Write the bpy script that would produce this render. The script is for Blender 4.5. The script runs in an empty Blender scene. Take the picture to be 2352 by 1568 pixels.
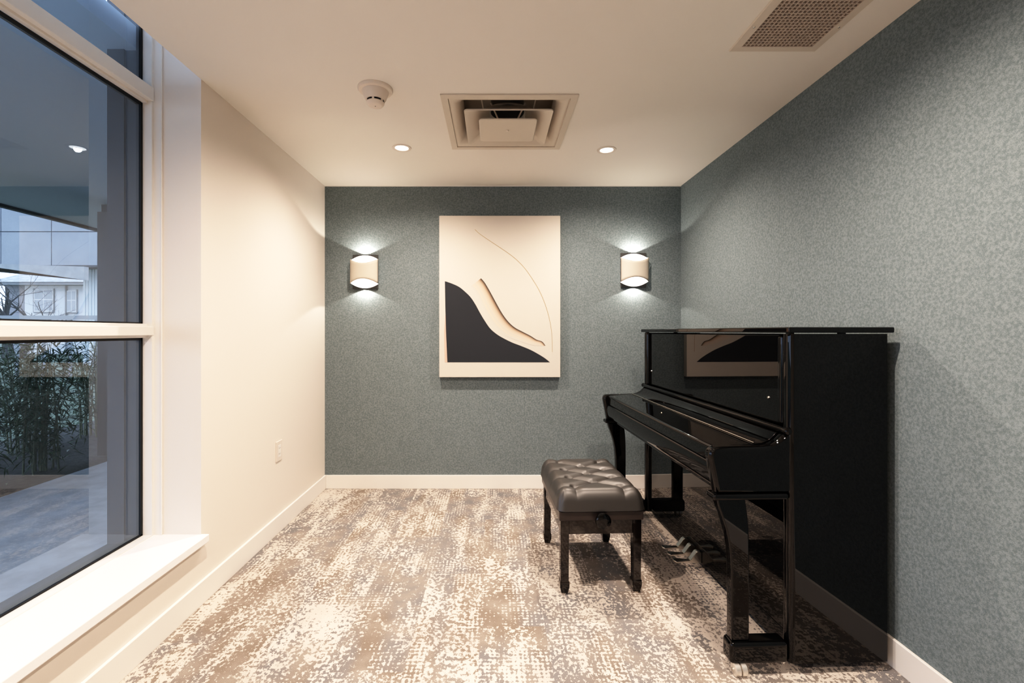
import bpy, bmesh, math, random
from mathutils import Vector, Matrix
random.seed(7)
PI = math.pi
scene = bpy.context.scene
COL = scene.collection

# ------------------------------------------------------------------ camera
CAMH = 1.14
F = 1045.0            # focal length in pixels of a 2352 px wide frame
VX, VY = 1133.0, 761.0
cam = bpy.data.cameras.new('camera'); co = bpy.data.objects.new('camera', cam); COL.objects.link(co)
co.location = (0, 0, CAMH); co.rotation_euler = (PI/2, 0, 0)
cam.sensor_width = 36; cam.lens = F/2352*36
cam.shift_x = (1176-VX)/2352; cam.shift_y = (VY-784)/2352
cam.clip_start = .02; cam.clip_end = 200
scene.camera = co

# ------------------------------------------------------------------ helpers
def new_obj(name, me, mat=None, parent=None, loc=None):
    o = bpy.data.objects.new(name, me); COL.objects.link(o)
    if mat is not None and not me.materials: me.materials.append(mat)
    if parent is not None: o.parent = parent
    if loc is not None: o.location = loc
    return o
def empty(name, loc=(0,0,0), rz=0):
    o = bpy.data.objects.new(name, None); COL.objects.link(o); o.location = loc; o.rotation_euler = (0,0,rz)
    o.empty_display_size = .05
    return o
def tag(o, label=None, cat=None, group=None, kind=None):
    if label: o['label'] = label
    if cat: o['category'] = cat
    if group: o['group'] = group
    if kind: o['kind'] = kind
    return o
class MB:
    def __init__(s): s.bm = bmesh.new()
    def box(s, x0, x1, y0, y1, z0, z1, bev=0, seg=2):
        b = bmesh.new(); bmesh.ops.create_cube(b, size=1)
        for v in b.verts:
            v.co = Vector(((x0+x1)/2+v.co.x*(x1-x0), (y0+y1)/2+v.co.y*(y1-y0), (z0+z1)/2+v.co.z*(z1-z0)))
        if bev: bmesh.ops.bevel(b, geom=list(b.edges), offset=bev, segments=seg, affect='EDGES', profile=.5)
        s.merge(b); return s
    def merge(s, b, M=None):
        if M is not None: bmesh.ops.transform(b, matrix=M, verts=b.verts)
        me = bpy.data.meshes.new('t'); b.to_mesh(me); b.free(); s.bm.from_mesh(me); bpy.data.meshes.remove(me)
    def prism(s, pts, axis, a0, a1, bev=0, seg=3, M=None):
        """pts 2D closed polygon; axis 'y': pts=(x,z) extruded in y ; 'x': pts=(y,z) ; 'z': pts=(x,y)"""
        b = bmesh.new()
        def mk(p, a):
            if axis == 'y': return (p[0], a, p[1])
            if axis == 'x': return (a, p[0], p[1])
            return (p[0], p[1], a)
        v0 = [b.verts.new(mk(p, a0)) for p in pts]; v1 = [b.verts.new(mk(p, a1)) for p in pts]
        n = len(pts)
        f0 = b.faces.new(v0); f1 = b.faces.new(v1[::-1])
        for i in range(n): b.faces.new((v0[i], v1[i], v1[(i+1)%n], v0[(i+1)%n]))
        bmesh.ops.recalc_face_normals(b, faces=b.faces)
        if bev:
            es = [e for e in b.edges if e.is_manifold and e.calc_face_angle(0) > .6]
            bmesh.ops.bevel(b, geom=es, offset=bev, segments=seg, affect='EDGES', profile=.5)
        s.merge(b, M); return s
    def rprism(s, pts, a0, a1, r, seg=4):
        """(x,z) outline extruded along y with rounded rims; the flat sides stay planar"""
        n = len(pts); area = sum(pts[i][0]*pts[(i+1)%n][1]-pts[(i+1)%n][0]*pts[i][1] for i in range(n))
        if area < 0: pts = pts[::-1]
        def off(d):
            out = []
            for i in range(n):
                p0, p1, p2 = Vector(pts[i-1]), Vector(pts[i]), Vector(pts[(i+1)%n])
                e1, e2 = (p1-p0).normalized(), (p2-p1).normalized()
                n1, n2 = Vector((-e1.y, e1.x)), Vector((-e2.y, e2.x)); m = (n1+n2); k = m.length_squared/2
                out.append(p1+m*(d/max(k, .5)))
            return out
        b = bmesh.new(); rings = []
        prof = [(r*(1-math.sin(PI/2*k/seg)), r*(1-math.cos(PI/2*k/seg))) for k in range(seg+1)]
        lst = [(a0+dd_y, d) for d, dd_y in prof]+[(a1-dd_y, d) for d, dd_y in prof[::-1]]
        for y_, d in lst: rings.append([b.verts.new((q.x, y_, q.y)) for q in off(d)])
        for i in range(len(rings)-1):
            for k in range(n): b.faces.new((rings[i][k], rings[i][(k+1)%n], rings[i+1][(k+1)%n], rings[i+1][k]))
        b.faces.new(rings[0]); b.faces.new(rings[-1][::-1])
        bmesh.ops.recalc_face_normals(b, faces=b.faces)
        s.merge(b); return s
    def tube(s, pts, r, n=12, caps=True):
        b = bmesh.new(); rings = []
        P = [Vector(p) for p in pts]
        for i, p in enumerate(P):
            d = (P[min(i+1, len(P)-1)]-P[max(i-1, 0)]).normalized()
            up = Vector((0,0,1)) if abs(d.z) < .9 else Vector((1,0,0))
            u = d.cross(up).normalized(); w = u.cross(d)
            rr = r[i] if isinstance(r, (list, tuple)) else r
            rings.append([b.verts.new(p+rr*(math.cos(2*PI*k/n)*u+math.sin(2*PI*k/n)*w)) for k in range(n)])
        for i in range(len(P)-1):
            for k in range(n): b.faces.new((rings[i][k], rings[i][(k+1)%n], rings[i+1][(k+1)%n], rings[i+1][k]))
        if caps: b.faces.new(rings[0][::-1]); b.faces.new(rings[-1])
        bmesh.ops.recalc_face_normals(b, faces=b.faces)
        s.merge(b); return s
    def lathe(s, prof, n=48, M=None):
        b = bmesh.new(); rings = []
        for r, z in prof:
            if r < 1e-6: rings.append([b.verts.new((0,0,z))])
            else: rings.append([b.verts.new((r*math.cos(2*PI*k/n), r*math.sin(2*PI*k/n), z)) for k in range(n)])
        for i in range(len(rings)-1):
            A, B = rings[i], rings[i+1]
            for k in range(n):
                k2 = (k+1) % n
                if len(A) == 1 and len(B) == 1: continue
                if len(A) == 1: b.faces.new((A[0], B[k2], B[k]))
                elif len(B) == 1: b.faces.new((A[k], A[k2], B[0]))
                else: b.faces.new((A[k], A[k2], B[k2], B[k]))
        bmesh.ops.recalc_face_normals(b, faces=b.faces)
        s.merge(b, M); return s
    def quad(s, *ps):
        s.bm.faces.new([s.bm.verts.new(p) for p in ps]); return s
    def build(s, name, mat, parent=None, smooth=None):
        me = bpy.data.meshes.new(name); s.bm.to_mesh(me); s.bm.free()
        if smooth is not None:
            for p in me.polygons: p.use_smooth = True
            if smooth < 180: me.set_sharp_from_angle(angle=math.radians(smooth))
        o = new_obj(name, me, mat, parent)
        if smooth is not None:
            wn_ = o.modifiers.new('wn', 'WEIGHTED_NORMAL'); wn_.keep_sharp = True; wn_.weight = 100; wn_.mode = 'FACE_AREA'
        return o
def struct(name, mb, mat, parent=None, smooth=None):
    o = mb.build(name, mat, parent, smooth)
    if parent is None: o['kind'] = 'structure'
    return o

# ------------------------------------------------------------------ materials
def srgb(r, g, b):
    f = lambda c: (c/255/12.92) if c/255 <= .04045 else ((c/255+.055)/1.055)**2.4
    return (f(r), f(g), f(b), 1)
def mat(name, color, rough=.5, metal=0, ior=1.45, spec=.5, coat=0):
    m = bpy.data.materials.new(name); m.use_nodes = True
    p = m.node_tree.nodes['Principled BSDF']
    p.inputs['Base Color'].default_value = color if len(color) == 4 else (*color, 1)
    p.inputs['Roughness'].default_value = rough; p.inputs['Metallic'].default_value = metal
    p.inputs['IOR'].default_value = ior; p.inputs['Specular IOR Level'].default_value = spec
    p.inputs['Coat Weight'].default_value = coat
    return m
class NT:
    def __init__(s, m): s.m = m; s.t = m.node_tree; s.n = s.t.nodes; s.p = s.n['Principled BSDF']
    def node(s, typ, **kw):
        nd = s.n.new(typ)
        for k, v in kw.items(): setattr(nd, k, v)
        return nd
    def link(s, a, b): s.t.links.new(a, b)
    def setin(s, sock, v):
        if isinstance(v, (int, float)): sock.default_value = v
        elif isinstance(v, (tuple, list)): sock.default_value = v
        else: s.link(v, sock)
    def math(s, op, a, b=0.0, c=None, clamp=False):
        nd = s.node('ShaderNodeMath', operation=op); nd.use_clamp = clamp
        s.setin(nd.inputs[0], a); s.setin(nd.inputs[1], b)
        if c is not None: s.setin(nd.inputs[2], c)
        return nd.outputs[0]
    def smooth(s, v, lo, hi, to0=0.0, to1=1.0):
        nd = s.node('ShaderNodeMapRange', interpolation_type='SMOOTHSTEP')
        s.setin(nd.inputs[0], v); nd.inputs[1].default_value = lo; nd.inputs[2].default_value = hi
        nd.inputs[3].default_value = to0; nd.inputs[4].default_value = to1
        return nd.outputs[0]
    def mix(s, f, a, b):
        nd = s.node('ShaderNodeMix', data_type='RGBA')
        s.setin(nd.inputs[0], f); s.setin(nd.inputs[6], a); s.setin(nd.inputs[7], b)
        return nd.outputs[2]
    def noise(s, vec, scale, detail=2, rough=.5):
        nd = s.node('ShaderNodeTexNoise'); s.setin(nd.inputs['Vector'], vec)
        nd.inputs['Scale'].default_value = scale; nd.inputs['Detail'].default_value = detail
        nd.inputs['Roughness'].default_value = rough
        return nd.outputs[0]
    def comb(s, x, y, z=0.0):
        nd = s.node('ShaderNodeCombineXYZ'); s.setin(nd.inputs[0], x); s.setin(nd.inputs[1], y); s.setin(nd.inputs[2], z)
        return nd.outputs[0]
    def coords(s):
        tc = s.node('ShaderNodeTexCoord'); sp = s.node('ShaderNodeSeparateXYZ'); s.link(tc.outputs['Object'], sp.inputs[0])
        return tc.outputs['Object'], sp.outputs[0], sp.outputs[1], sp.outputs[2]
    def bump(s, h, strength, dist=.002):
        nd = s.node('ShaderNodeBump'); nd.inputs['Strength'].default_value = strength; nd.inputs['Distance'].default_value = dist
        s.link(h, nd.inputs['Height']); s.link(nd.outputs[0], s.p.inputs['Normal'])

M_wall = mat('cream_paint', (.77,.715,.655), .55)
M_ceil = mat('ceiling_paint', (.82,.785,.725), .7)
M_trim = mat('white_trim_paint', (.80,.77,.73), .35)
M_sill = mat('white_sill_paint', (.86,.85,.84), .3)
for _m, _sc in ((M_wall, 180), (M_ceil, 120)):
    n = NT(_m); v, x, y, z = n.coords(); n.bump(n.noise(v, _sc, 3), .05, .001)

# felt wall panels
M_felt = mat('felt_wall_panel', (.12,.16,.17), .95, spec=.15)
n = NT(M_felt); v, x, y, z = n.coords()
a = n.noise(v, 105, 4, .65); b = n.noise(v, 14, 3, .6); c = n.noise(v, 420, 2, .6)
k = n.math('ADD', n.math('MULTIPLY', a, .62), n.math('ADD', n.math('MULTIPLY', b, .06), n.math('MULTIPLY', c, .32)))
k = n.smooth(k, .37, .63)
col = n.mix(k, (.130,.163,.174,1), (.222,.262,.276,1))
sx = n.math('ABSOLUTE', n.math('SUBTRACT', n.math('FRACT', n.math('DIVIDE', n.math('ADD', n.math('ADD', x, y), 60*1.22-1.364-2.17+.61), 1.22)), .5))
seam = n.math('LESS_THAN', sx, .0008)
col = n.mix(n.math('MULTIPLY', seam, .35), col, (.06,.08,.08,1))
n.link(col, n.p.inputs['Base Color']); n.bump(a, .35, .002)

# carpet planks
M_carpet = mat('patterned_carpet', (.5,.4,.3), .95, spec=.1)
n = NT(M_carpet); v, x, y, z = n.coords()
W_, L_ = .25, 1.0
ix = n.math('FLOOR', n.math('DIVIDE', n.math('ADD', x, 10.05), W_))
yo = n.math('MULTIPLY', n.math('FRACT', n.math('MULTIPLY', ix, .381)), L_)
iy = n.math('FLOOR', n.math('DIVIDE', n.math('ADD', n.math('ADD', y, 10.0), yo), L_))
wn = n.node('ShaderNodeTexWhiteNoise'); wn.noise_dimensions = '2D'; n.link(n.comb(ix, iy), wn.inputs[0])
rnd = wn.outputs[0]
sh = n.math('MULTIPLY', rnd, 37.0)
fine = n.noise(n.comb(n.math('MULTIPLY', x, 1.0), n.math('MULTIPLY', y, .85), sh), 74, 3.5, .68)
yarn = n.noise(n.comb(x, y, 3.0), 420, 2, .6)
big = n.noise(n.comb(n.math('MULTIPLY', x, 1.5), n.math('MULTIPLY', y, .55), n.math('ADD', sh, 5.0)), 5.5, 3, .6)
strip = n.noise(n.comb(n.math('MULTIPLY', x, 2.6), n.math('MULTIPLY', y, .35), n.math('ADD', sh, 11.0)), 7, 2, .5)
latm = n.smooth(n.noise(n.comb(n.math('MULTIPLY', x, 1.4), n.math('MULTIPLY', y, .6), n.math('ADD', sh, 21.0)), 5, 2, .5), .50, .64)
lx = n.math('SINE', n.math('MULTIPLY', x, 2*PI/.0165)); ly = n.math('SINE', n.math('MULTIPLY', y, 2*PI/.0175))
lat = n.math('MULTIPLY', n.math('ADD', lx, ly), n.math('MULTIPLY', latm, .065))
V = n.math('ADD', n.math('SUBTRACT', fine, .520), lat)
V = n.math('ADD', V, n.math('MULTIPLY', n.math('SUBTRACT', big, .5), .54))
V = n.math('ADD', V, n.math('MULTIPLY', n.math('SUBTRACT', strip, .5), .25))
V = n.math('ADD', V, n.math('MULTIPLY', n.math('SUBTRACT', rnd, .5), .07))
mk = n.smooth(V, -.014, .024)
hue = n.noise(n.comb(n.math('MULTIPLY', x, 1.6), n.math('MULTIPLY', y, .5), n.math('MULTIPLY', rnd, 2.2)), 2.6, 2, .5)
hue = n.smooth(hue, .40, .54)
dark = n.mix(hue, (.222,.185,.155,1), (.205,.200,.203,1))
dk2 = n.noise(n.comb(x, y, 9.0), 7, 3, .6)
dark = n.mix(n.smooth(dk2, .35, .75), dark, (.315,.275,.242,1))
light = n.mix(n.smooth(n.noise(n.comb(x, y, 2.0), 5, 2), .4, .7), (.66,.59,.525,1), (.57,.505,.45,1))
col = n.mix(mk, dark, light)
col2 = n.node('ShaderNodeMix', data_type='RGBA'); col2.blend_type = 'MULTIPLY'; col2.inputs[0].default_value = 1
n.link(col, col2.inputs[6])
yv = n.smooth(yarn, .3, .7, .80, 1.12); n.link(n.comb(yv, yv, yv), col2.inputs[7])
n.link(col2.outputs[2], n.p.inputs['Base Color'])
n.bump(n.math('ADD', n.math('MULTIPLY', mk, .6), yarn), .5, .004)

M_black = mat('polished_black_lacquer', (.0015,.0015,.0016), .012, ior=1.5)
M_blackin = mat('black_inner_board', (.006,.006,.006), .35)
M_chrome = mat('polished_metal', (.74,.71,.66), .2, 1)
M_brass = mat('warm_satin_metal', (.66,.58,.46), .22, 1)
M_caster = mat('caster_metal', (.82,.79,.74), .38, .9)
M_leather = mat('dark_leather', (.030,.028,.026), .44, spec=.95)
n = NT(M_leather); v, x, y, z = n.coords(); n.bump(n.noise(v, 900, 2), .12, .0006)
M_bwood = mat('dark_polished_wood', (.006,.004,.0035), .05, ior=1.6)
M_white_metal = mat('off_white_metal', (.70,.63,.55), .5)
M_vent = mat('warm_white_vent', (.66,.60,.52), .5)
M_ductdark = mat('dark_duct', (.01,.01,.012), .8)
M_grille = mat('grille_beige', (.50,.43,.37), .55)
M_grilleback = mat('grille_shade_backing', (.20,.165,.135), .9)
M_plastic = mat('white_plastic', (.76,.68,.60), .4)
M_slot = mat('dark_slot', (.01,.01,.01), .8)
M_sback = mat('sconce_plate_shadow', (.05,.05,.05), .6)
M_sconce = mat('sconce_shell_paint', (.56,.51,.44), .5)
M_dlouter = mat('downlight_trim_paint', (.75,.68,.61), .4)
def emis(name, color, strength):
    m = bpy.data.materials.new(name); m.use_nodes = True; p = m.node_tree.nodes['Principled BSDF']
    p.inputs['Base Color'].default_value = (.8,.8,.8,1)
    p.inputs['Emission Color'].default_value = color; p.inputs['Emission Strength'].default_value = strength
    return m
M_glow = emis('sconce_diffuser_glow', (1,.93,.85,1), 2.6)
M_dlglow = emis('downlight_lens_glow', (1,.93,.84,1), 4.0)

# ------------------------------------------------------------------ room
XL, XR, YB, YF = -1.2247, 1.364, 3.307, -2.2
H = 2.197
BBH, BBT = .099, .012
struct('floor', MB().box(XL-.22, XR+.12, YF-.1, YB+.12, -.1, 0), M_carpet)
# ceiling with opening for the diffuser
VX0, VX1, VY0, VY1 = -.205, .350, 2.056, 2.598      # inner opening
cm = MB()
cm.box(XL, VX0, YF, YB+.1, H, H+.1); cm.box(VX1, XR+.1, YF, YB+.1, H, H+.1)
cm.box(VX0, VX1, YF, VY0, H, H+.1); cm.box(VX0, VX1, VY1, YB+.1, H, H+.1)
struct('ceiling', cm, M_ceil)
struct('wall_back', MB().box(XL-.25, XR+.12, YB, YB+.12, -.05, 2.75), M_felt)
struct('wall_right', MB().box(XR, XR+.12, YF-.1, YB, -.05, 2.75), M_felt)
struct('wall_front', MB().box(-1.8, XR+.1, YF-.12, YF, -.05, 2.75), M_wall)
RY = 1.907            # far reveal of the window opening
WY0 = -1.0            # near reveal
XG = -1.460           # glass plane
SZ = .29
struct('wall_left', MB().box(XL-.30, XL, RY, YB, -.05, 2.75).box(XL-.30, XL, YF, WY0, -.05, 2.75)
       .box(XL-.30, XL, WY0, RY, -.05, SZ-.032).box(XL-.001, XL+.0, WY0, RY, H, 2.75), M_wall)
# pocket above the ceiling line where the tall window keeps rising
struct('trim_1', MB().box(XL-.30, XL+.3, WY0-.02, RY, 2.75, 2.80), M_wall)
# baseboards
def bb(name, x0, x1, y0, y1):
    struct(name, MB().box(x0, x1, y0, y1, 0.0, BBH, .0025, 2), M_trim)
bb('baseboard_back', XL+BBT, XR-BBT, YB-BBT, YB)
bb('baseboard_left', XL, XL+BBT, YF, YB)
bb('baseboard_right', XR-BBT, XR, YF, YB)
struct('trim_2', MB().box(XL, XR+.0, YB-.004, YB, H-.004, H), M_trim)
# window sill
sm = MB().box(-1.425, XL+.031, WY0, RY+.006, SZ-.032, SZ, .003, 2)
struct('trim_3', sm, M_sill)
# window casing / frame
win = empty('window_1', (0,0,0)); win['kind'] = 'structure'
XF = -1.418           # room face of frame
fm = MB()
fm.box(-1.455, XF, RY-.018, RY, SZ, 2.70)                    # jamb step 1 (next to the glass)
fm.box(-1.418, -1.386, RY-.006, RY, SZ, 2.70)                # flat casing strip on the reveal
fm.box(-1.390, -1.384, RY-.009, RY, SZ, 2.70, .002)
fm.box(-1.455, XF, WY0, RY-.018, SZ-.005, SZ+.004)           # bottom rail
fm.box(-1.455, XF, WY0, WY0+.03, SZ, 2.70)
fm.build('window_frame', M_trim, win)
def rail(name, z0, z1):
    zc0, zc1 = z0+.010, z1-.012
    m = MB().box(-1.455, -1.436, WY0+.03, RY-.018, z0, z1, .001)
    m.box(-1.437, XF+.004, WY0+.03, RY-.010, zc0, zc1, .002)
    m.build(name, M_trim, win)
rail('window_rail', 1.114, 1.172)
rail('window_rail', 2.088, 2.166)
# vertical mullion outside the photo's frame
MB().box(-1.455, XF, .42, .48, SZ, 2.70, .003).build('window_mullion', M_trim, win)
M_gask = mat('black_gasket', (.010,.011,.012), .5)
gm = MB()
for z0, z1 in ((SZ+.004, 1.114), (1.172, 2.088), (2.166, 2.70)):
    for y0, y1 in ((WY0+.03, .42), (.48, RY-.018)):
        t = .010
        gm.box(-1.475, -1.456, y0, y1, z0, z0+.006); gm.box(-1.475, -1.456, y0, y1, z1-t, z1)
        gm.box(-1.475, -1.456, y0, y0+t, z0, z1); gm.box(-1.475, -1.456, y1-t, y1, z0, z1)
gm.build('gasket', M_gask, win)
# glass
M_glass = bpy.data.materials.new('window_glass'); M_glass.use_nodes = True
t = M_glass.node_tree; t.nodes.clear()
out = t.nodes.new('ShaderNodeOutputMaterial'); mx = t.nodes.new('ShaderNodeMixShader')
tr = t.nodes.new('ShaderNodeBsdfTransparent'); tr.inputs[0].default_value = (.80,.85,.90,1)
gl = t.nodes.new('ShaderNodeBsdfGlossy'); gl.inputs['Roughness'].default_value = 0; gl.inputs['Color'].default_value = (.74,.86,1,1)
fr = t.nodes.new('ShaderNodeFresnel'); fr.inputs[0].default_value = 1.52
mu = t.nodes.new('ShaderNodeMath'); mu.operation = 'MULTIPLY'; mu.use_clamp = True; mu.inputs[1].default_value = 2.9
t.links.new(fr.outputs[0], mu.inputs[0]); t.links.new(mu.outputs[0], mx.inputs[0])
t.links.new(tr.outputs[0], mx.inputs[1]); t.links.new(gl.outputs[0], mx.inputs[2]); t.links.new(mx.outputs[0], out.inputs[0])
for z0, z1 in ((SZ+.004, 1.114), (1.172, 2.088), (2.166, 2.70)):
    for y0, y1 in ((WY0+.03, .42), (.48, RY-.018)):
        MB().quad((XG, y0, z0), (XG, y1, z0), (XG, y1, z1), (XG, y0, z1)).build('window_pane', M_glass, win)

# ------------------------------------------------------------------ lights
def kelvin(c): return c
WARM = (1.0, .82, .69)
def spot(name, loc, power, size, angle, blend, color=WARM, rot=(0,0,0)):
    l = bpy.data.lights.new(name, 'SPOT'); l.energy = power; l.shadow_soft_size = size
    l.spot_size = math.radians(angle); l.spot_blend = blend; l.color = color
    o = bpy.data.objects.new(name, l); COL.objects.link(o); o.location = loc; o.rotation_euler = rot
    return o
DL = [(-.527, 2.62), (.66, 2.65), (-.527, 1.2), (.66, 1.2), (-.527, -.35), (.66, -.35)]  # last pair is unseen, added behind the camera as room fill
def make_downlight(x, y, first):
    r = empty('recessed_downlight', (x, y, H))
    MB().lathe([(.038,-.001),(.040,-.0035),(.054,-.0035),(.0555,0),(.0,0)]).lathe([(.0385,-.001),(.036,-.0005),(.0,-.0005)]).build('trim_ring', M_dlouter, r, 40)
    MB().lathe([(.0,-.0036),(.026,-.0034),(.037,-.0012),(.0,-.0011)]).build('lens', M_dlglow, r, 60)
    return r
dl_labels = ['round white recessed downlight, lit, in the ceiling above the left wall lamp',
             'round white recessed downlight, lit, in the ceiling above the right wall lamp',
             None, None, None, None]
for i, (x, y) in enumerate(DL):
    if i < 2:
        r = make_downlight(x, y, i == 0)
        tag(r, dl_labels[i], 'ceiling light', 'recessed downlights in the ceiling')
    spot('downlight_and_fill_lamp', (x, y, H-.006), [142, 142, 130, 130, 105, 105][i], .018, 162, 1.0)

# sconces
def make_sconce(x, z, label):
    r = empty('wall_sconce', (x, YB, z))
    w = .098; hh = .0875; N = 28
    def ax(u): return 1-u*u
    # back plate, coloured dark to stand for the shadow around the shell
    MB().box(-.092, .092, -.012, -.0005, -.124, .124, .002).build('back_plate', M_sback, r)
    # curved front shell with arched cut-outs
    b = bmesh.new(); fr_, bk = [], []
    cols = []
    for i in range(N+1):
        u = -1+2*i/N; xx = u*w; yy = -.020-.062*math.sqrt(max(0, 1-(u*.93)**2))
        zt = hh-.031*ax(u); zb = -hh+.031*ax(u)
        col_ = []
        for k in range(9):
            zz = zb+(zt-zb)*k/8; col_.append(b.verts.new((xx, yy, zz)))
        cols.append(col_)
    for i in range(N):
        for k in range(8): b.faces.new((cols[i][k], cols[i+1][k], cols[i+1][k+1], cols[i][k+1]))
    m = MB(); m.merge(b); o = m.build('front_shell', M_sconce, r, 60)
    sol = o.modifiers.new('s', 'SOLIDIFY'); sol.thickness = .003; sol.offset = 1
    # glowing diffuser: lens shaped upper and lower tongues
    for sg in (1, -1):
        m = MB()
        b = bmesh.new(); A, B_ = [], []
        for i in range(N+1):
            u = -1+2*i/N; xx = u*w*.985
            yb_ = -.0135
            yf_ = -.020-.055*math.sqrt(max(0, 1-(u*.93)**2))
            zo = sg*(hh+.031*ax(u)); zi = sg*(hh-.036*ax(u)-.003)
            A.append(b.verts.new((xx, yb_-.004, zo))); B_.append(b.verts.new((xx, yf_, zi)))
        for i in range(N): b.faces.new((A[i], A[i+1], B_[i+1], B_[i]))
        bmesh.ops.recalc_face_normals(b, faces=b.faces)
        m.merge(b)
        m.build('diffuser', M_glow, r, 60)
    tag(r, label, 'wall lamp', 'curved wall lamps beside the canvas')
    for sg in (1, -1):
        zl = z+sg*.1105
        spot('sconce_lamp', (x, YB-.046, zl), 4.2 if sg > 0 else 3.3, .004, 133, .12, (1.0,.88,.76), rot=(PI if sg > 0 else 0, 0, 0))
    return r
make_sconce((840-VX)/316, CAMH+(VY-623)/320, 'off white curved wall lamp, lit up and down, near the cream wall')
make_sconce((1454-VX)/316, CAMH+(VY-619)/320, 'off white curved wall lamp, lit up and down, above the far end of the piano')

# ------------------------------------------------------------------ ceiling diffuser (square cone)
vc = ((VX0+VX1)/2, (VY0+VY1)/2)
ve = empty('ceiling_air_diffuser', (vc[0], vc[1], H)); tag(ve, 'square three-tier air diffuser in the ceiling between the two downlights', 'air vent')
hx = (VX1-VX0)/2; hy = (VY1-VY0)/2
def sq(hxx, hyy, z, r=.0, n=4):
    if r <= 0: return [(-hxx,-hyy,z),(hxx,-hyy,z),(hxx,hyy,z),(-hxx,hyy,z)]
    pts = []
    for cx, cy, a0 in ((hxx-r, -hyy+r, -PI/2), (hxx-r, hyy-r, 0), (-hxx+r, hyy-r, PI/2), (-hxx+r, -hyy+r, PI)):
        for k in range(n+1):
            a = a0+PI/2*k/n; pts.append((cx+r*math.cos(a), cy+r*math.sin(a), z))
    return pts
def loft(loops, closed_end=False):
    m = MB(); b = m.bm; R = [[b.verts.new(p) for p in l] for l in loops]; N = len(R[0])
    for i in range(len(R)-1):
        for k in range(N): b.faces.new((R[i][k], R[i][(k+1)%N], R[i+1][(k+1)%N], R[i+1][k]))
    if closed_end: b.faces.new(R[-1])
    bmesh.ops.recalc_face_normals(b, faces=b.faces)
    return m
# frame border + flared outer tray
loft([sq(hx+.032, hy+.032, -.0005), sq(hx+.032, hy+.032, -.006), sq(hx+.001, hy+.001, -.006), sq(hx+.001, hy+.001, .003)]).build('border_frame', M_vent, ve)
o = loft([sq(hx-.001, hy-.001, .000, .004), sq(hx-.012, hy-.012, -.003, .02), sq(hx-.030, hy-.030, .004, .03), sq(hx-.050, hy-.050, .022, .04), sq(hx-.062, hy-.062, .055, .05)]).build('outer_tray', M_vent, ve, 50)
loft([sq(hx-.004, hy-.004, .002), sq(hx-.004, hy-.004, .16)], True).build('plenum_box', mat('plenum_metal', (.50,.44,.37), .6), ve)
# middle ring: outer lip low, rising to a circular neck
def rsq(hx_, hy_, rc, z, w=1.0):
    pts = []
    for p in sq(hx_, hy_, z, .018, 8):
        L_ = math.hypot(p[0], p[1]); k = w+(1-w)*rc/L_; pts.append((p[0]*k, p[1]*k, z))
    return pts
o = loft([rsq(.2105,.199,.1,-.016), rsq(.2105,.199,.1,-.022), rsq(.207,.1955,.1,-.022), rsq(.19,.18,.15,-.012,.93), rsq(.17,.16,.150,.008,.6), rsq(.155,.15,.140,.03,.3), rsq(.13,.13,.120,.055,0)]).build('middle_cone', M_vent, ve, 45)
MB().lathe([(.085,.14),(.085,.062),(.118,.056)]).build('duct_collar', mat('grey_duct', (.25,.25,.24), .4, .6), ve, 40)
MB().lathe([(.084,.135),(0,.135)]).build('duct_opening', M_ductdark, ve)
# centre plate
loft([rsq(.141,.126,.1,-.026), rsq(.1425,.1275,.1,-.031), rsq(.139,.124,.1,-.034), rsq(.09,.08,.07,-.031,.7), rsq(.02,.02,.02,-.029,0)], True).build('centre_plate', M_vent, ve, 30)
MB().lathe([(.0,-.0075),(.006,-.0065),(.0075,-.0035),(0,-.003)], 20, Matrix.Translation((0,0,-.0265))).build('centre_screw', M_plastic, ve, 60)
for sx_, sy_ in ((-1,1),(1,1),(-1,-1),(1,-1)):
    MB().tube([(sx_*.035, sy_*.05, -.024), (sx_*.085, sy_*.10, .062)], .0045, 6).build('hanger_strut', M_white_metal, ve)
    MB().tube([(sx_*.12, sy_*.135, .01), (sx_*.135, sy_*.19, .07)], .0035, 6).build('hanger_strut', M_white_metal, ve)

# ------------------------------------------------------------------ return grille
GX0, GX1, GY1 = .885, 1.210, 1.712; GY0 = GY1-.62
ge = empty('ceiling_return_grille', ((GX0+GX1)/2, (GY0+GY1)/2, H)); tag(ge, 'rectangular beige egg-crate grille in the ceiling close to the felt wall', 'air vent')
gw, gh = (GX1-GX0)/2, (GY1-GY0)/2; bo = .032
loft([sq(gw, gh, -.0005), sq(gw-.003, gh-.003, -.006), sq(gw-bo, gh-bo, -.007), sq(gw-bo, gh-bo, -.001)]).build('border_frame', M_vent, ge)
g = MB(); p = .0148; nx = round(2*(gw-bo)/p); ny = round(2*(gh-bo)/p)
px = 2*(gw-bo)/nx; py = 2*(gh-bo)/ny
for i in range(nx+1): g.box(-gw+bo+i*px-.0022, -gw+bo+i*px+.0022, -gh+bo, gh-bo, -.0062, -.001)
for j in range(ny+1): g.box(-gw+bo, gw-bo, -gh+bo+j*py-.0022, -gh+bo+j*py+.0022, -.0060, -.0008)
g.build('egg_crate', M_grille, ge)
MB().box(-gw+.01, gw-.01, -gh+.01, gh-.01, -.0009, -.0004).build('filter', M_grilleback, ge)  # darkish sheet that paints the shade inside the crate cells
for sx_, yy in ((-1, gh-.14), (1, gh-.14)): MB().lathe([(0,-.0082),(.003,-.0080),(.004,-.0068)], 12, Matrix.Translation((sx_*(gw-.016), yy, 0))).build('screw', M_chrome, ge)

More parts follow.
